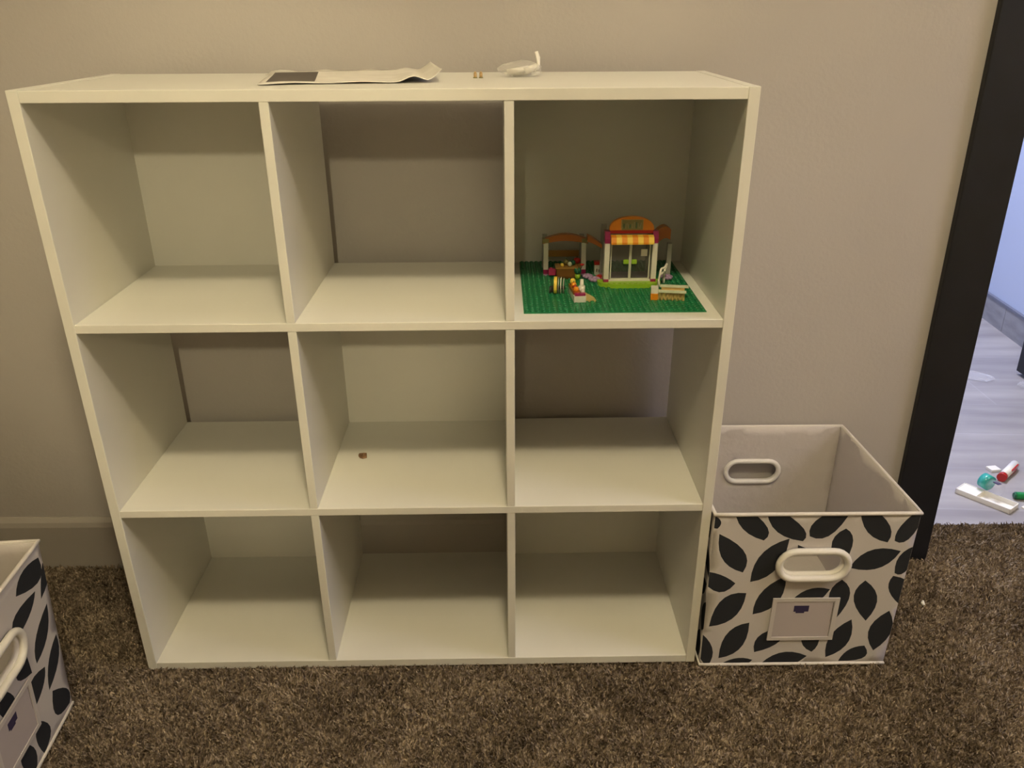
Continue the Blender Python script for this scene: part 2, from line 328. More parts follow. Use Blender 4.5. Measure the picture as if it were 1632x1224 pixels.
def stadium(cx, cy, w, h, n=10):
    r = h/2; o = []
    for k in range(n+1):
        t = -math.pi/2+math.pi*k/n; o.append(Vector((cx+w/2-r+math.cos(t)*r, cy+math.sin(t)*r)))
    for k in range(n+1):
        t = math.pi/2+math.pi*k/n; o.append(Vector((cx-w/2+r+math.cos(t)*r, cy+math.sin(t)*r)))
    return o
def clip_poly(P, W, H):
    def cl(P, inside, cut):
        out = []
        for i in range(len(P)):
            a, b = P[i-1], P[i]
            if inside(b):
                if not inside(a): out.append(cut(a, b))
                out.append(b)
            elif inside(a): out.append(cut(a, b))
        return out
    e = 1e-4
    for ax, lim, sg in ((0, e, 1), (0, W-e, -1), (1, e, 1), (1, H-e, -1)):
        if not P: return P
        P = cl(P, lambda p: sg*(p[ax]-lim) >= 0, lambda a, b: a.lerp(b, (lim-a[ax])/(b[ax]-a[ax])))
    return P
def in_poly(p, P):
    c = False
    for i in range(len(P)):
        a, b = P[i-1], P[i]
        if (a.y > p.y) != (b.y > p.y) and p.x < (b.x-a.x)*(p.y-a.y)/(b.y-a.y)+a.x: c = not c
    return c
def panel_2d(W, H, leaves, hole):
    pts = []; edges = []
    def loop(P):
        k = len(pts); pts.extend(P); edges.extend((k+i, k+(i+1) % len(P)) for i in range(len(P)))
    n = 16
    loop([Vector((W*i/n, 0)) for i in range(n)]+[Vector((W, H*i/n)) for i in range(n)]+[Vector((W-W*i/n, H)) for i in range(n)]+[Vector((0, H-H*i/n)) for i in range(n)])
    if hole: loop(hole)
    LP = []
    for L in leaves:
        P = clip_poly(leaf_outline(L), W, H)
        if len(P) > 2: LP.append(P); loop(P)
    for i in range(1, n):
        for j in range(1, n): pts.append(Vector((W*i/n+.0007*math.sin(i*7+j), H*j/n+.0007*math.cos(j*5+i))))
    v, e, f, *_ = delaunay_2d_cdt(pts, edges, [], 0, 1e-6)
    out = []
    for t in f:
        c = sum((v[i] for i in t), Vector((0, 0)))/len(t)
        if hole and in_poly(c, hole): continue
        out.append((t, any(in_poly(c, P) for P in LP)))
    return v, out
def random_leaves(W, H, seed):
    r = random.Random(seed); L = []
    for i in range(5):
        for j in range(5):
            c = Vector((W*(i+.5+.15*r.uniform(-1, 1)+(.25 if j % 2 else 0))/5, H*(j+.5+.15*r.uniform(-1, 1))/5)); t = r.choice((.6, 1.1, 2.0, 2.5, 1.5))+r.uniform(-.2, .2)
            d = Vector((math.cos(t), math.sin(t)))*.034; nn = Vector((-d.y, d.x)).normalized()*.016
            L.append([tuple(c-d), tuple(c+nn), tuple(c+d), tuple(c-nn)])
    return L
def make_bin(leaves, handles_side_seed, label, with_marks=True):
    root = empty('fabric_storage_bin'); tag(root, label, 'storage bin', 'leaf-print fabric storage bins')
    hole = stadium(.158, .207, .100, .042)
    bm = bmesh.new(); mats = ['bin', 'leaf', 'liner', 'rim']
    TH = .0035
    def warp(p):   # slight flare to the top, soft bow of the walls
        x, y, z = p; t = z/BH; cx, cy = BW/2, BD/2
        fx = 1+.035*(t-0.0)*1.0*(1 if x < cx else .45); 
        X = cx+(x-cx)*fx; Y = cy+(y-cy)
        if y < cy: Y -= .011*t
        bow = 4*t*(1-t)
        if abs(x-cx) > BW/2-.005: X -= math.copysign(.005*bow*math.sin(math.pi*min(max(y/BD, 0), 1)), x-cx)
        if y < .005: Y += .003*bow*math.sin(math.pi*min(max(x/BW, 0), 1))
        return (X, Y, z)
    def wall(W, H, lv, hl, outer, inner):
        v, F = panel_2d(W, H, lv, hl)
        vo = [bm.verts.new(warp(outer(p.x, p.y))) for p in v]; vi = [bm.verts.new(warp(inner(p.x, p.y))) for p in v]
        ec = {}
        for t, lf in F:
            f = bm.faces.new([vo[i] for i in t]); f.material_index = 1 if lf else 0; f.smooth = True
            f = bm.faces.new([vi[i] for i in t][::-1]); f.material_index = 2; f.smooth = True
            for a, b in zip(t, t[1:]+t[:1]): ec[(a, b)] = 1
        for a, b in list(ec):
            if (b, a) not in ec:
                f = bm.faces.new((vo[b], vo[a], vi[a], vi[b])); f.material_index = 3
    e = TH
    ci = lambda u, W: min(max(u, e), W-e)
    wall(BW, BH, leaves, hole, lambda u, v: (u, 0, v), lambda u, v: (ci(u, BW), e, v))
    wall(BW, BH, random_leaves(BW, BH, 5), hole, lambda u, v: (BW-u, BD, v), lambda u, v: (BW-ci(u, BW), BD-e, v))
    sl = random_leaves(BD, BH, handles_side_seed)
    wall(BD, BH, sl, None, lambda u, v: (0, BD-u, v), lambda u, v: (e, BD-ci(u, BD), v))
    wall(BD, BH, sl, None, lambda u, v: (BW, u, v), lambda u, v: (BW-e, ci(u, BD), v))
    r = bmesh.ops.create_cube(bm, size=1, matrix=Matrix.Translation((BW/2, BD/2, .006)) @ Matrix.Diagonal((BW-2*e, BD-2*e, .012, 1)))
    for f in set(f for v in r['verts'] for f in v.link_faces): f.material_index = 2
    me = bpy.data.meshes.new('bin_body'); bm.to_mesh(me); bm.free()
    for k in mats: me.materials.append(M[k])
    new_obj('bin_body', me, root)
    # rim piping
    q = MB(); z = BH
    def rimpath(z, n=14):
        P = []
        for (a, b) in (((0, 0), (BW, 0)), ((BW, 0), (BW, BD)), ((BW, BD), (0, BD)), ((0, BD), (0, 0))):
            for k in range(n):
                t = k/n; P.append(warp((a[0]+(b[0]-a[0])*t, a[1]+(b[1]-a[1])*t, z)))
        return P
    q.tube(rimpath(z), .0032, 'rim', closed=True); q.build('rim_piping', root)
    q = MB(); q.tube(rimpath(.003), .0030, 'rim', closed=True); q.build('base_piping', root)
    # oval handle grommets, front and back
    for yy, sg in ((0, -1), (BD, 1)):
        cx = .158 if sg < 0 else BW-.158
        P = stadium(cx, .207, .109, .052, 12)
        q = MB(); q.tube([(p.x, yy+sg*.004-(.0076 if sg < 0 else 0)*p.y/BH*1.4, p.y) for p in P], .0056, 'handle', closed=True, seg=12)
        P2 = stadium(cx, .207, .101, .044, 12)
        q.tube([(p.x, yy-sg*.004-(.0076 if sg < 0 else 0)*p.y/BH*1.4, p.y) for p in P2], .0048, 'handle', closed=True, seg=10)
        q.build('handle', root)
    # label holder with card
    yl = lambda z: -.011*z/BH-.0006+.0022*4*(z/BH)*(1-z/BH)
    def strip(q, a, b, m, d):
        v = [q.bm.verts.new((x, yl(zz)-dd, zz)) for dd in (0, d) for x, zz in ((a[0], a[1]), (b[0], a[1]), (b[0], b[1]), (a[0], b[1]))]
        i = q.mi(m)
        for t in ((0, 1, 2, 3), (7, 6, 5, 4), (0, 4, 5, 1), (1, 5, 6, 2), (2, 6, 7, 3), (3, 7, 4, 0)): q.bm.faces.new([v[k] for k in t]).material_index = i
    q = MB(); u0, u1, v0, v1 = .1052, .2133, .0545, .1395; t = .0065
    strip(q, (u0, v0), (u1, v0+t), 'clear', .0022); strip(q, (u0, v1-t), (u1, v1), 'clear', .0022); strip(q, (u0, v0+t), (u0+t, v1-t), 'clear', .0022); strip(q, (u1-t-.001, v0+t), (u1, v1-t), 'clear', .0022)
    lh = q.build('label_holder', root)
    q = MB(); strip(q, (u0+t, v0+t), (u1-t-.0016, v1-t), 'card', .0012)
    strip(q, (.1412, .1125), (.1655, .1245), 'logo', .0014); strip(q, (.145, .1095), (.159, .1130), 'logo', .00142)
    strip(q, (u1-t-.0030, .092), (u1-t-.0024, .130), 'tdark', .0014)
    q.build('label_card', lh)
    return root
b = make_bin(RIGHT_LEAVES, 3, 'white fabric bin with charcoal leaf print, empty, between shelf unit and black door frame'); b.location = (.9185, -.007, 0)
b = make_bin(LEFT_LEAVES, 9, 'leaf-print fabric bin standing alone on the carpet left of the shelf unit'); b.location = (-.0614, -.3837, 0); b.rotation_euler = (0, 0, math.radians(95.1))

# ------------------------------------------------------------------ things on the top of the shelf
def booklet():
    nu, nv = 60, 16; Wp, Dp = .246, .175
    def prof(u, v):
        z = .0008+.0012*math.sin(u*9+v*3)**2*(1-v)
        z += .0065*math.exp(-((u-.80)/.055)**2)*(1-.55*v)
        if u > .87: z += .015*((u-.87)/.13)**1.25*(1-.25*v)
        z += .004*v*v*(u > .02)
        return z
    bm = bmesh.new(); G = [[None]*(nv+1) for _ in range(nu+1)]; B = [[None]*(nv+1) for _ in range(nu+1)]
    for i in range(nu+1):
        for j in range(nv+1):
            u, v = i/nu, j/nv; x = u*Wp*(1-.05*max(0, (u-.87)/.13)); y = v*Dp+.006*math.sin(u*5)*(1-v); z = prof(u, v)
            G[i][j] = bm.verts.new((x, y, z+.0009)); B[i][j] = bm.verts.new((x, y, z))
    for i in range(nu):
        for j in range(nv):
            dark = .03 < (i+.5)/nu < .285 and .10 < (j+.5)/nv < .92
            f = bm.faces.new((G[i][j], G[i+1][j], G[i+1][j+1], G[i][j+1])); f.material_index = 1 if dark else 0; f.smooth = True
            f = bm.faces.new((B[i][j+1], B[i+1][j+1], B[i+1][j], B[i][j])); f.smooth = True
    for i in range(nu):
        bm.faces.new((B[i][0], B[i+1][0], G[i+1][0], G[i][0])); bm.faces.new((G[i][nv], G[i+1][nv], B[i+1][nv], B[i][nv]))
    for j in range(nv):
        bm.faces.new((G[0][j], G[0][j+1], B[0][j+1], B[0][j])); bm.faces.new((B[nu][j], B[nu][j+1], G[nu][j+1], G[nu][j]))
    me = bpy.data.meshes.new('instruction_sheet'); bm.to_mesh(me); bm.free(); me.materials.append(M['paper']); me.materials.append(M['ink'])
    return new_obj('instruction_sheet', me)
o = booklet(); on_shelf(o, .287, .055, SH, math.radians(9)); tag(o, 'folded white instruction sheet with dark printed panel and curled right end on shelf top', 'paper')
q = MB()
for k in range(1):
    n = 14; bm = q.bm; V = [[bm.verts.new((.19*i/n, .045*j/6, .0003+.0030*(j/6)**2*(1+.6*math.sin(i*1.3)))) for j in range(7)] for i in range(n+1)]
    i_ = q.mi('paper')
    for i in range(n):
        for j in range(6): f = bm.faces.new((V[i][j], V[i+1][j], V[i+1][j+1], V[i][j+1])); f.smooth = True; f.material_index = i_
o = q.build('loose_sheet'); s_ = o.modifiers.new('thick', 'SOLIDIFY'); s_.thickness = .0003
on_shelf(o, .250, .236, SH+.0003, math.radians(2)); tag(o, 'thin pale sheet lying behind the instruction sheet on shelf top', 'paper')

def peg():
    q = MB(); q.cyl((0, 0, 0), (0, 0, .006), .0022, 'brass', seg=12).cyl((0, 0, .006), (0, 0, .0085), .0022, 'brass', .0012, seg=12).cyl((0, 0, 0), (0, 0, .0012), .0030, 'tolive', seg=12)
    return q.build('shelf_peg')
p1 = peg(); on_shelf(p1, .5595, .17, SH-.0004); tag(p1, 'tiny tan peg on the shelf top, left one of the pair', 'peg', 'small pegs on the shelf top')
p2 = p1.copy(); COL.objects.link(p2); on_shelf(p2, .5675, .17, SH-.0004, .6); tag(p2, 'tiny tan peg on the shelf top, right one of the pair', 'peg', 'small pegs on the shelf top')

def crumpled(name, m, size, seed, amp=.28, sub=4):
    bm = bmesh.new(); bmesh.ops.create_icosphere(bm, subdivisions=sub, radius=1)
    r = random.Random(seed); D = [(Vector((r.gauss(0, 1), r.gauss(0, 1), r.gauss(0, 1))).normalized(), r.uniform(.25, 1)) for _ in range(46)]
    for v in bm.verts:
        p = v.co.copy(); k = 1+amp*sum(w_*abs((p.dot(d_)) % .35-.175)*5.5 for d_, w_ in D[:10])/10*1.6-amp*.9
        f = min(1.0, min((.62+.55*w_)/max(1e-3, p.dot(d_)) if p.dot(d_) > .3 else 9 for d_, w_ in D))
        v.co = Vector((p.x*size[0], p.y*size[1], max(p.z, -.75)*size[2]))*k*f
    z0 = min(v.co.z for v in bm.verts)
    for v in bm.verts: v.co.z -= z0
    me = bpy.data.meshes.new(name); bm.to_mesh(me); bm.free(); me.materials.append(m)
    return me
root = empty('parts_bag'); tag(root, 'small crumpled clear plastic bag of white plastic fittings on shelf top', 'bag')
new_obj('bag_film', crumpled('bag_film', M['film'], (.036, .022, .014), 4), root)
q = MB(); q.cyl((-.018, 0, .006), (.012, -.002, .011), .0042, 'tip').cyl((-.010, .006, .004), (.016, .006, .006), .0038, 'tip').cyl((.006, -.004, .008), (.026, .002, .014), .0045, 'tip')
q.build('plastic_fitting', root)
q = MB(); q.tube([(.020, .0, .008), (.026, .0, .016), (.0255, .001, .025), (.023, .002, .033)], .0045, 'tip', seg=10, sc=.5); q.build('plastic_tab', root)
on_shelf(root, .6225, .19, SH-.0004)

# wood chip on the middle shelf
q = MB(); q.prism([(-.006, -.003), (-.001, -.007), (.006, -.005), (.0065, .006), (.001, .008), (-.005, .003)], 'z', 0, .0035, 'cardboard')
q.prism([(-.0075, -.001), (-.002, -.005), (0, .004), (-.006, .004)], 'z', .0015, .0055, 'cardboard')
o = q.build('wood_chip'); on_shelf(o, .357, .158, Z2, .2); tag(o, 'small torn brown chip lying on the centre cube shelf', 'debris')

# white crumb on the carpet
q = MB(); q.ball((0, 0, .004), .0042, 'tip', (.8, 1.2, .8), 8); q.ball((.002, .004, .005), .003, 'tip', (.8, 1, 1), 8)
o = q.build('paper_crumb'); o.location = (1.3685, .145, .0005); tag(o, 'tiny white crumb on carpet right of the leaf-print bin', 'debris')

# ------------------------------------------------------------------ toy brick shop on the green plate
U = .008; BX, BY, BZ = .624, .031, Z1
q = MB(); q.box((0, 0, 0), (.256, .255, .0016), 'tgreen', .0003)
i_ = q.mi('tgreen')
for i in range(32):
    for j in range(32):
        cx, cy = (i+.5)*U, (j+.5)*U*.996; a = [q.bm.verts.new((cx+math.cos(t)*.0024, cy+math.sin(t)*.0024, .0016)) for t in [k*math.pi/5 for k in range(10)]]
        b_ = [q.bm.verts.new((v.co.x, v.co.y, .0033)) for v in a]; q.bm.faces.new(b_).material_index = i_
        for k in range(10): f = q.bm.faces.new((a[k], a[(k+1) % 10], b_[(k+1) % 10], b_[k])); f.smooth = True; f.material_index = i_
o = q.build('toy_baseplate'); on_shelf(o, BX, BY, BZ); tag(o, 'square studded green toy baseplate on upper right cube floor', 'baseplate')
TZ = BZ+.0018
def toy(name, sx, sy, rz=0): # stud position of the local origin
    e_ = empty(name); on_shelf(e_, BX+sx*U, BY+sy*U, TZ, rz); return e_
def studs(q, x0, y0, nx, ny, z, m):
    for i in range(nx):
        for j in range(ny): q.cyl((x0+(i+.5)*U, y0+(j+.5)*U, z), (x0+(i+.5)*U, y0+(j+.5)*U, z+.0017), .0024, m, seg=10)

# shop entrance, local origin at front-left pillar foot; x 0..80 mm
shop = toy('toy_shop_front', 15.6, 14.7)
tag(shop, 'toy brick shop front with orange-yellow striped awning and glass double doors', 'toy building')
q = MB(); pts = [(-.008, .016), (-.008, .004), (-.003, -.004), (.006, -.010), (.015, -.013), (.065, -.013), (.074, -.010), (.080, -.006), (.088, .002), (.088, .016)]
q.prism(pts, 'z', 0, .0062, 'tlime')
for k in range(8): q.cyl(((k+1.5)*U-.004, -.008, .0062), ((k+1.5)*U-.004, -.008, .0076), .0024, 'tlime', seg=10)
q.build('entrance_step', shop)
MB().box((0, .016, 0), (.080, .056, .0058), 'tlilac').build('shop_floor', shop)
for x0 in (0, .072):
    q = MB(); q.box((x0, 0, .0062), (x0+.0078, .0156, .0105), 'tmagenta', .0002); q.build('foot_brick', shop)
    MB().box((x0, 0, .0105), (x0+.0078, .0156, .066), 'twhite', .0003).build('pillar', shop)
    q = MB(); q.prism([(0, .066), (0, .073), (.0035, .0835), (.0156, .0835), (.0156, .066)], 'x', x0, x0+.0078, 'tmagenta'); q.build('corner_slope', shop)
    MB().box((x0, .048, .0058), (x0+.0078, .056, .083), 'tgrey', .0003).build('rear_pillar', shop)
MB().box((.0078, .006, .0795), (.0722, .0156, .0850), 'tred', .0003).build('lintel', shop)
q = MB(); n = 8; sw = .0640/8
for k in range(n):
    pr = [(.0, .0845-.0055), (-.007, .0775), (-.0105, .0705), (-.0105, .0675), (-.009, .0675), (-.006, .0755), (.001, .0795)]
    q.prism([(a_, b_-.0005) for a_, b_ in pr], 'x', .008+k*sw, .008+(k+1)*sw, 'torange' if k % 2 == 0 else 'tyellow')
q.build('striped_awning', shop)
q = MB(); P = [(.0065+.067*(.5-.5*math.cos(math.pi*k/20)), .0850+.0200*math.sin(math.pi*k/20)**.85) for k in range(21)]
q.prism([(P[0][0], .0845)]+P[1:-1]+[(P[-1][0], .0845)], 'y', .006, .0135, 'torange'); q.build('arched_gable', shop)
q = MB(); q.box((.0235, .0042, .0852), (.0565, .0060, .1010), 'ttan', .0004)
q.box((.0245, .0038, .0858), (.0555, .0043, .1004), 'tolive')
r = random.Random(3)
for k in range(9):
    x = .0268+k*.0031; hgt = r.uniform(.006, .010); q.box((x, .0033, .0880), (x+.0013, .0038, .0880+hgt), 'tletter' if k % 3 else 'tdkgreen', rot=(0, r.uniform(-.3, .3), 0))
q.build('sign_board', shop)
MB().box((.0078, .004, .006), (.0722, .010, .0085), 'twhite').build('door_sill', shop)
for s_, x0 in ((0, .0100), (1, .0402)):
    q = MB(); x1 = x0+.0298
    q.box((x0, .005, .0085), (x0+.0016, .0085, .067), 'twhite'); q.box((x1-.0016, .005, .0085), (x1, .0085, .067), 'twhite')
    q.box((x0, .005, .0085), (x1, .0085, .0105), 'twhite'); q.box((x0, .005, .065), (x1, .0085, .067), 'twhite')
    d_ = q.build('door_leaf', shop)
    MB().box((x0+.0016, .0062, .0105), (x1-.0016, .0070, .065), 'glass').build('door_glass', d_)
    hx = x1-.0062 if s_ == 0 else x0+.0058
    MB().box((hx-.0042, .0028, .0330), (hx+.0042, .0052, .0405), 'tlime', .0015).build('door_handle', d_)
    if s_: MB().box((.056, .0056, .045), (.0655, .0062, .0555), 'twhite').build('door_notice', d_)
# curved orange roofs to the sides
q = MB(); n = 12; T_ = []; Bt = []
for k in range(n+1):
    t = k/n; x = -.0230+t*.0225; z = .0700-.0135*t**1.3; T_.append((x, z)); Bt.append((x, z-.0090+.003*t))
q.prism(T_+Bt[::-1], 'y', .030, .046, 'tdkorange'); q.build('side_roof', shop)
q = MB(); T_ = []; Bt = []
for k in range(n+1):
    t = k/n; x = .0800+t*.024; z = .068+.014*math.sin(t*2.2)-.006*t; T_.append((x, z+.006)); Bt.append((x, z-.016+.006*t))
q.prism(T_+Bt[::-1], 'y', .030, .046, 'tdkorange'); q.build('side_roof', shop)
q = MB(); q.box((.102, .036, 0), (.109, .044, .056), 'tgrey', .0003); q.build('outer_post', shop)

# open stall frame to the left
kio = toy('toy_market_stand', 4.5, 21.6); tag(kio, 'toy market stand with white posts and orange wavy roof left of the shop front', 'toy stall')
for x0, x1 in ((0, .008), (.0595, .0675)):
    MB().box((x0, 0, .0000), (x1-.0004, .0076, .0030), 'tlilac').build('foot_plate', kio)
    MB().box((x0, 0, .0030), (x1-.0004, .0076, .0100), 'tmagenta', .0002).build('foot_brick', kio)
    MB().box((x0, 0, .0100), (x1-.0004, .0076, .0560), 'twhite', .0003).build('post', kio)
    MB().box((x0, .040, 0), (x1-.0004, .0476, .0560), 'tgrey', .0003).build('rear_post', kio)
q = MB(); T_ = []; Bt = []
for k in range(17):
    t = k/16; x = -.002+t*.0715; T_.append((x, .0585+.0085*math.sin(math.pi*t))); Bt.append((x, .0520+.0045*math.sin(math.pi*t)))
q.prism(T_+Bt[::-1], 'y', -.001, .010, 'tdkorange')
q.box((-.002, -.0015, .0535), (.008, .0095, .0600), 'tolive'); q.box((.0595, -.0015, .0535), (.0695, .0095, .0600), 'tolive'); q.build('wavy_roof', kio)
MB().box((.008, .040, .020), (.0595, .0446, .030), 'twood').build('rear_rail', kio)

o = MB().box((0, 0, 0), (.015, .0078, .0095), 'tpink', .0003); studs(o, 0, 0, 1, 1, .0095, 'tpink'); o = o.build('toy_brick'); on_shelf(o, .668, .196, TZ+.0032, 0)
tag(o, 'bright magenta toy brick at left foot of the market stand', 'toy brick')

cr_ = toy('toy_produce_crate', 7.7, 19.3); tag(cr_, 'brown toy crate of mixed produce under the wavy orange roof', 'toy crate')
q = MB()
q.box((-.006, 0, 0), (.026, .0016, .017), 'tbrown'); q.box((-.006, .0224, 0), (.026, .024, .017), 'tbrown'); q.box((-.006, 0, 0), (-.0044, .024, .017), 'tbrown'); q.box((.0244, 0, 0), (.026, .024, .017), 'tbrown'); q.box((-.006, 0, 0), (.026, .024, .004), 'tbrown'); q.box((-.0075, -.001, .0165), (.0275, .025, .0185), 'twood')
q.build('crate', cr_)
def fruit(name, lab, x, y, z, r, m, sc=(1, 1, 1), stem=True):
    e_ = empty(name); on_shelf(e_, x, y, z); tag(e_, lab, 'toy fruit', 'toy produce on the stalls')
    MB().ball((0, 0, r*sc[2]), r, m, sc).build('fruit_body', e_)
    if stem: MB().cyl((0, 0, 2*r*sc[2]-.0004), (.0006, 0, 2*r*sc[2]+.0018), .0006, 'tdkgreen', seg=8).build('stem', e_)
    return e_
kx, ky = BX+7.7*U, BY+19.3*U
fruit('toy_orange', 'orange-yellow toy fruit in the left of the brown crate', kx+.003, ky+.006, TZ+.0185, .0030, 'tyellow')
fruit('toy_pear', 'pale green toy fruit in the right of the brown crate', kx+.015, ky+.007, TZ+.0185, .0036, 'tsage', (1, 1, 1.1))
fruit('toy_melon', 'olive green toy melon at the back of the brown crate', kx+.010, ky+.017, TZ+.0185, .0045, 'tolive')
fruit('toy_lettuce', 'dark green toy vegetable at the right back of the brown crate', kx+.021, ky+.015, TZ+.0185, .0040, 'tdkgreen')
fruit('toy_strawberry', 'large red toy strawberry beside the right white stand post', .7135, .212, TZ+.0175, .0062, 'tred', (1, .8, .8))
o = MB().box((-.006, -.006, 0), (.006, .006, .0175), 'twood', .0004).build('toy_plinth'); on_shelf(o, .7135, .212, TZ); tag(o, 'brown toy brick column under the red strawberry', 'toy brick')

pl = toy('toy_potted_plant', 11.1, 19.2); tag(pl, 'toy potted plant with dark green leaves and red flower before the market stand', 'toy plant')
MB().cyl((0, 0, 0), (0, 0, .0085), .0036, 'tlime', .0045).build('pot', pl)
q = MB()
for k in range(6):
    t = k*math.pi/3; q.ball((math.cos(t)*.0028, math.sin(t)*.0028, .0130+.001*(k % 2)), .0030, 'tdkgreen', (1, 1, 1.5), 8)
q.build('leaves', pl)
q = MB(); q.tube([(.003, 0, .013), (.0055, 0, .019), (.0065, 0, .0225)], .0006, 'tdark', seg=6)
for k in range(5): t = k*1.257; q.ball((.0065+math.cos(t)*.002, math.sin(t)*.002, .0235), .0016, 'tred', seg=8)
q.build('flower', pl)

def flower(x, y, lab, n=6, z=TZ, s=1):
    q = MB()
    for k in range(n): t = 2*math.pi*k/n; q.ball((math.cos(t)*.0052*s, math.sin(t)*.0052*s, .0038), .0036*s, 'tlilac', (1, 1, .8), 10)
    q.ball((0, 0, .0050), .0034*s, 'tlilac', seg=10); q.cyl((0, 0, 0), (0, 0, .004), .0035, 'tlilac')
    o = q.build('toy_flower'); on_shelf(o, x, y, z); tag(o, lab, 'toy plant', 'lilac toy plants')
flower(.738, .172, 'lilac toy plant between the market stand and the shop front', 8, s=1.1)
flower(.729, .188, 'lilac toy plant at the foot of the right stand post', 6)
flower(.852, .180, 'lilac toy plant right of the shop front', 8, s=1.1)

rg = toy('toy_cash_register', 14.75, 21.6); tag(rg, 'toy drinks machine with red top and pale front beside left shop pillar', 'toy machine')
MB().box((-.001, 0, 0), (.011, .011, .017), 'twhite', .0004).build('cabinet', rg)
MB().box((-.0015, -.0005, .017), (.0115, .0115, .022), 'tred', .0005).build('red_top', rg)
q = MB(); q.box((.002, -.0008, .006), (.0035, 0, .011), 'tbrown'); q.box((.0055, -.0008, .0055), (.0065, 0, .010), 'tdark'); q.build('front_print', rg)
o = MB().box((-.001, 0, 0), (.0095, .0078, .0070), 'tred', .0003); studs(o, 0, 0, 1, 1, .007, 'tred'); o = o.build('toy_brick'); on_shelf(o, .7425, .176, TZ); tag(o, 'red toy brick at foot of left shop pillar', 'toy brick')

# front stall with tan ramp
st = toy('toy_fruit_stall', 9.2, 5.0, math.radians(6)); tag(st, 'toy fruit stall of white brick, orange bins and tan slope in front of shop', 'toy stall')
MB().box((0, 0, 0), (.0175, .046, .0095), 'twhite', .0003).build('base_brick', st)
q = MB(); q.box((.000, .008, .0095), (.0015, .046, .0150), 'tdkorange'); q.box((.0085, .008, .0095), (.010, .046, .0150), 'tdkorange'); q.box((0, .008, .0095), (.010, .0095, .0150), 'tdkorange'); q.box((0, .0445, .0095), (.010, .046, .0150), 'tdkorange'); q.build('bin_tray', st)
MB().prism([(.0175, 0), (.0335, 0), (.0335, .0012), (.0195, .0095), (.0175, .0095)], 'y', .002, .018, 'ttan').build('tan_slope', st)
MB().box((.0015, .0005, .0096), (.0165, .0075, .0128), 'tmagenta', .0002).build('red_plate', st)
q = MB(); q.cyl((.0138, .014, .0095), (.0138, .014, .0205), .0046, 'twhite'); q.cyl((.0150, .022, .0095), (.0160, .026, .0270), .0036, 'twhite', .0024); q.box((.0118, .008, .0095), (.0165, .012, .0175), 'twhite', .0005); q.build('white_jug', st)
Lo = MS @ Matrix.Translation((BX+9.2*U, BY+5.0*U, TZ)) @ Euler((0, 0, math.radians(6))).to_matrix().to_4x4()
def onst(name, lab, x, y, z, r, m, sc=(1, 1, 1)):
    e_ = empty(name); mt = Lo @ Matrix.Translation((x, y, z)); e_.location = mt.to_translation(); e_.rotation_euler = mt.to_euler()
    tag(e_, lab, 'toy fruit', 'toy produce on the stalls'); MB().ball((0, 0, r*sc[2]), r, m, sc, 12).build('fruit_body', e_); MB().cyl((0, 0, 2*r*sc[2]-.0003), (0, .0004, 2*r*sc[2]+.0014), .0006, 'tdkgreen', seg=8).build('stem', e_)
onst('toy_orange', 'orange toy fruit at the front of the stall bin', .005, .013, .0118, .0042, 'torange')
onst('toy_apple', 'red toy fruit on the stall, behind the front orange', .0055, .021, .0128, .0036, 'tred')
onst('toy_orange', 'orange toy fruit in the middle of the stall bin', .0048, .0295, .0135, .0042, 'torange')
onst('toy_banana', 'yellow toy fruit at the back of the stall bin', .0050, .0385, .0150, .0042, 'tyellow', (1, 1, 1.2))

# little cart: dark wheels, yellow and grey tilted panels
ct = toy('toy_cart', 5.9, 9.4, math.radians(-8)); tag(ct, 'toy cart with yellow arched side and grey barred wheel left of fruit stall', 'toy cart')
def archpl(q, x0, x1, r, m, y=0):
    P = [(y+r*math.cos(t), r*1.22+r*1.22*math.sin(t)) for t in [math.pi*2*k/16 for k in range(16)]]; q.prism(P, 'x', x0, x1, m)
q = MB(); archpl(q, -.001, .0035, .0105, 'tyellow', .010); q.build('yellow_side', ct)
q = MB(); archpl(q, .0050, .0062, .0102, 'tgrey', .010); archpl(q, .0086, .0098, .0102, 'twhite', .010); archpl(q, .0125, .0137, .0098, 'tgrey', .010); q.cyl((.0025, .010, .009), (.015, .010, .009), .0026, 'tdark'); q.build('barred_wheel', ct)
q = MB(); q.cyl((-.008, .010, .0055), (-.0045, .010, .0055), .0055, 'tdark'); q.cyl((-.0085, .010, .0055), (-.004, .010, .0055), .0020, 'tgrey'); q.build('dark_wheel', ct)
MB().box((-.0045, .006, .004), (0, .014, .011), 'tdark', .0005).build('axle_block', ct)

# white easel-like figure and the right-hand bench
ch = toy('toy_bicycle', 26.2, 14.2); tag(ch, 'white toy bicycle frame standing before right shop pillar', 'toy bicycle')
q = MB(); T = lambda P, r=.0017: q.tube(P, r, 'twhite', seg=8)
T([(-.002, -.004, .004), (.000, 0, .018), (.003, .006, .026)]); T([(.003, .006, .026), (.009, .012, .026), (.013, .016, .031)]); T([(.009, .012, .026), (.0085, .010, .012)]); T([(.000, 0, .018), (.0085, .010, .020)], .0020)
T([(.013, .016, .031), (.010, .018, .014)]); q.build('frame', ch)
for (x, y) in ((-.002, -.004), (.0095, .016)):
    q = MB(); q.tube([(x, y+.0052*math.cos(t), .0058+.0052*math.sin(t)) for t in [2*math.pi*k/16 for k in range(16)]], .0014, 'twhite', closed=True, seg=8); q.build('wheel', ch)
be = toy('toy_bench_stall', 23.2, 6.2, math.radians(-9)); tag(be, 'toy counter with tan ribbed front and two pale slats at baseplate front right', 'toy stall')
q = MB(); q.box((0, 0, 0), (.0105, .0155, .0095), 'torange', .0003); q.box((0, .001, .0095), (.0105, .0155, .0175), 'twhite', .0003); q.cyl((.0085, .002, .006), (.0085, .003, .016), .0012, 'twhite', seg=8); q.build('orange_end', be)
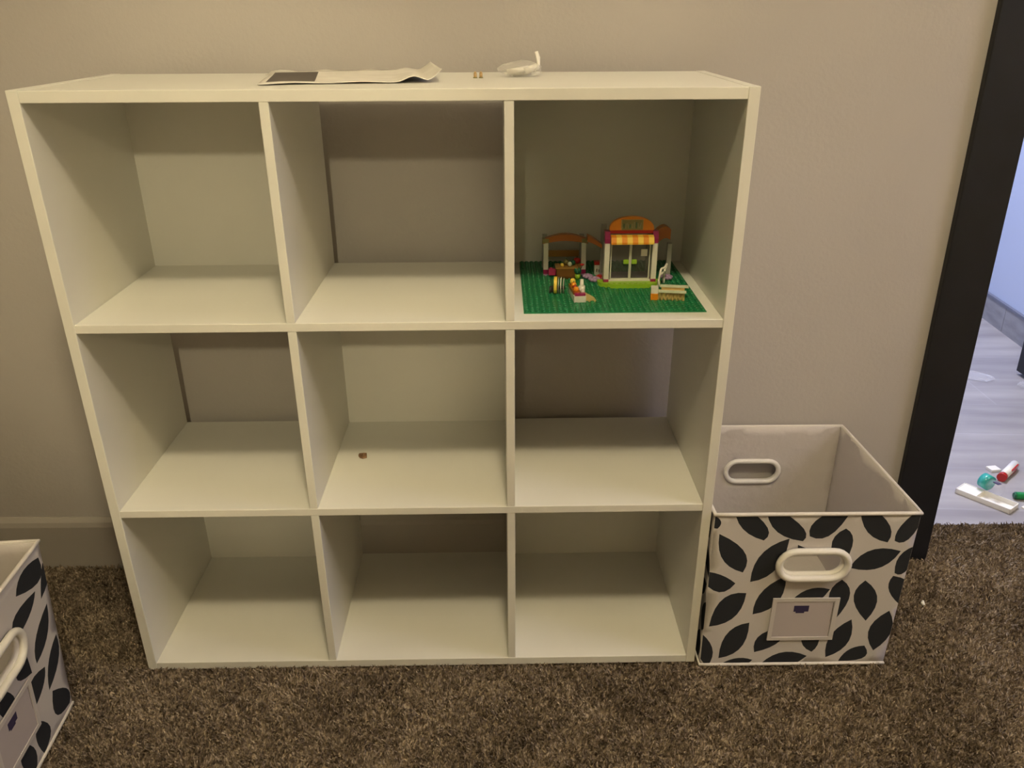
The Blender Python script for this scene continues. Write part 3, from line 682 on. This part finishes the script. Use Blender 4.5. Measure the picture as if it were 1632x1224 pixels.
q = MB(); q.box((.0107, .001, 0), (.0485, .0155, .0120), 'ttan', .0003)
for k in range(7): q.cyl((.0135+k*.0052, .001, .0005), (.0135+k*.0052, .001, .0118), .0016, 'ttan', seg=10)
q.build('ribbed_front', be)
MB().box((.0105, -.004, .0128), (.0500, .0035, .0152), 'tsage', .0003).build('slat', be)
MB().box((.0125, .0075, .0175), (.0535, .0145, .0200), 'tsage', .0003).build('slat', be)
MB().box((.0150, .0085, .0120), (.0480, .0140, .0175), 'ttan').build('slat_support', be)

# ------------------------------------------------------------------ scattered things on the hall tiles
def rotz(o, x, y, z, a): o.location = (x, y, z); o.rotation_euler = (0, 0, a); return o
FZ = -.004
q = MB(); L_, W_, H_ = .120, .045, .012
P = [(0, 0), (L_, 0), (L_, W_), (0, W_)]
q.box((0, 0, 0), (L_, W_, .0015), 'tip'); q.box((0, 0, 0), (L_, .0018, H_), 'tip'); q.box((0, W_-.0018, 0), (L_, W_, H_), 'tip'); q.box((0, 0, 0), (.0018, W_, H_), 'tip'); q.box((L_-.0018, 0, 0), (L_, W_, H_), 'tip'); q.box((.002, .002, .0015), (.045, W_-.002, H_-.001), 'tip')
o = rotz(q.build('white_tray'), 1.648, .560, FZ, math.radians(-53)); tag(o, 'long white plastic tray lying on hall tiles near carpet edge', 'tray')
e_ = empty('glitter_jar'); rotz(e_, 1.722, .545, FZ+.012, math.radians(20)); tag(e_, 'small clear jar with teal lid lying on the white tray', 'jar')
q = MB(); q.cyl((0, -.022, .014), (0, .006, .016), .014, M['filmcool'], seg=24); q.build('clear_body', e_)
q = MB(); q.cyl((0, .006, .017), (0, .026, .018), .0175, mat('teal_glitter', (.04, .42, .36), .25, .8), seg=24); q.build('teal_lid', e_)
q = MB(); q.box((-.007, -.018, .0275), (.004, -.004, .0285), 'logo'); q.build('label_patch', e_)
o = MB().box((-.013, -.011, 0), (.013, .011, .007), 'tip', .001).build('square_tile_piece'); rotz(o, 1.800, .668, FZ, .15); tag(o, 'small square white plastic piece on hall tiles behind the teal jar', 'plastic piece')
e_ = empty('glue_stick'); rotz(e_, 1.786, .612, FZ, math.atan2(.069, .075)); tag(e_, 'white tube with red cap lying on hall tiles behind teal jar', 'glue stick')
q = MB(); q.cyl((.010, 0, .0105), (.098, 0, .0105), .0100, 'tip', seg=24); q.build('tube_body', e_)
q = MB(); q.cyl((0, 0, .0105), (.012, 0, .0105), .0106, 'tred', seg=24); q.build('red_cap', e_)
q = MB(); q.prism([(.040, -.0095), (.070, -.0101), (.090, -.0095), (.088, -.0060), (.060, -.0050), (.045, -.0070)], 'z', .004, .0175, 'tred'); q.build('red_label', e_)
e_ = empty('green_marker'); rotz(e_, 1.768, .532, FZ, math.radians(-8)); tag(e_, 'green marker on hall tiles at right edge of the view', 'marker')
q = MB(); q.cyl((.004, 0, .009), (.095, 0, .009), .0085, 'tgreenpen' if 'tgreenpen' in M else mat('green_marker_plastic', (.01, .25, .06), .3, .5), seg=20); q.build('barrel', e_)
q = MB(); q.cyl((0, 0, .009), (.004, 0, .009), .0060, 'tdkgreen', .0085, seg=20); q.build('end_plug', e_)
o = MB().box((-.008, -.010, 0), (.008, .010, .003), 'tip', .0005).build('paper_scrap'); rotz(o, 1.775, .487, FZ, .5); tag(o, 'white scrap on hall tiles below the green marker', 'debris')
me = crumpled('crinkled_wrap', M['filmcool'], (.080, .050, .012), 11, .6); o = new_obj('crinkled_wrap', me); rotz(o, 2.09, 1.27, FZ, math.radians(-35)); tag(o, 'crinkled clear plastic wrap on hall tiles near the open black door', 'plastic wrap')
me = crumpled('crinkled_wrap', M['filmcool'], (.03, .025, .012), 12, .35); o = new_obj('crinkled_wrap', me); rotz(o, 2.195, 1.19, FZ, .3); tag(o, 'small crinkled clear scrap beside the foot of the open black door', 'plastic wrap')
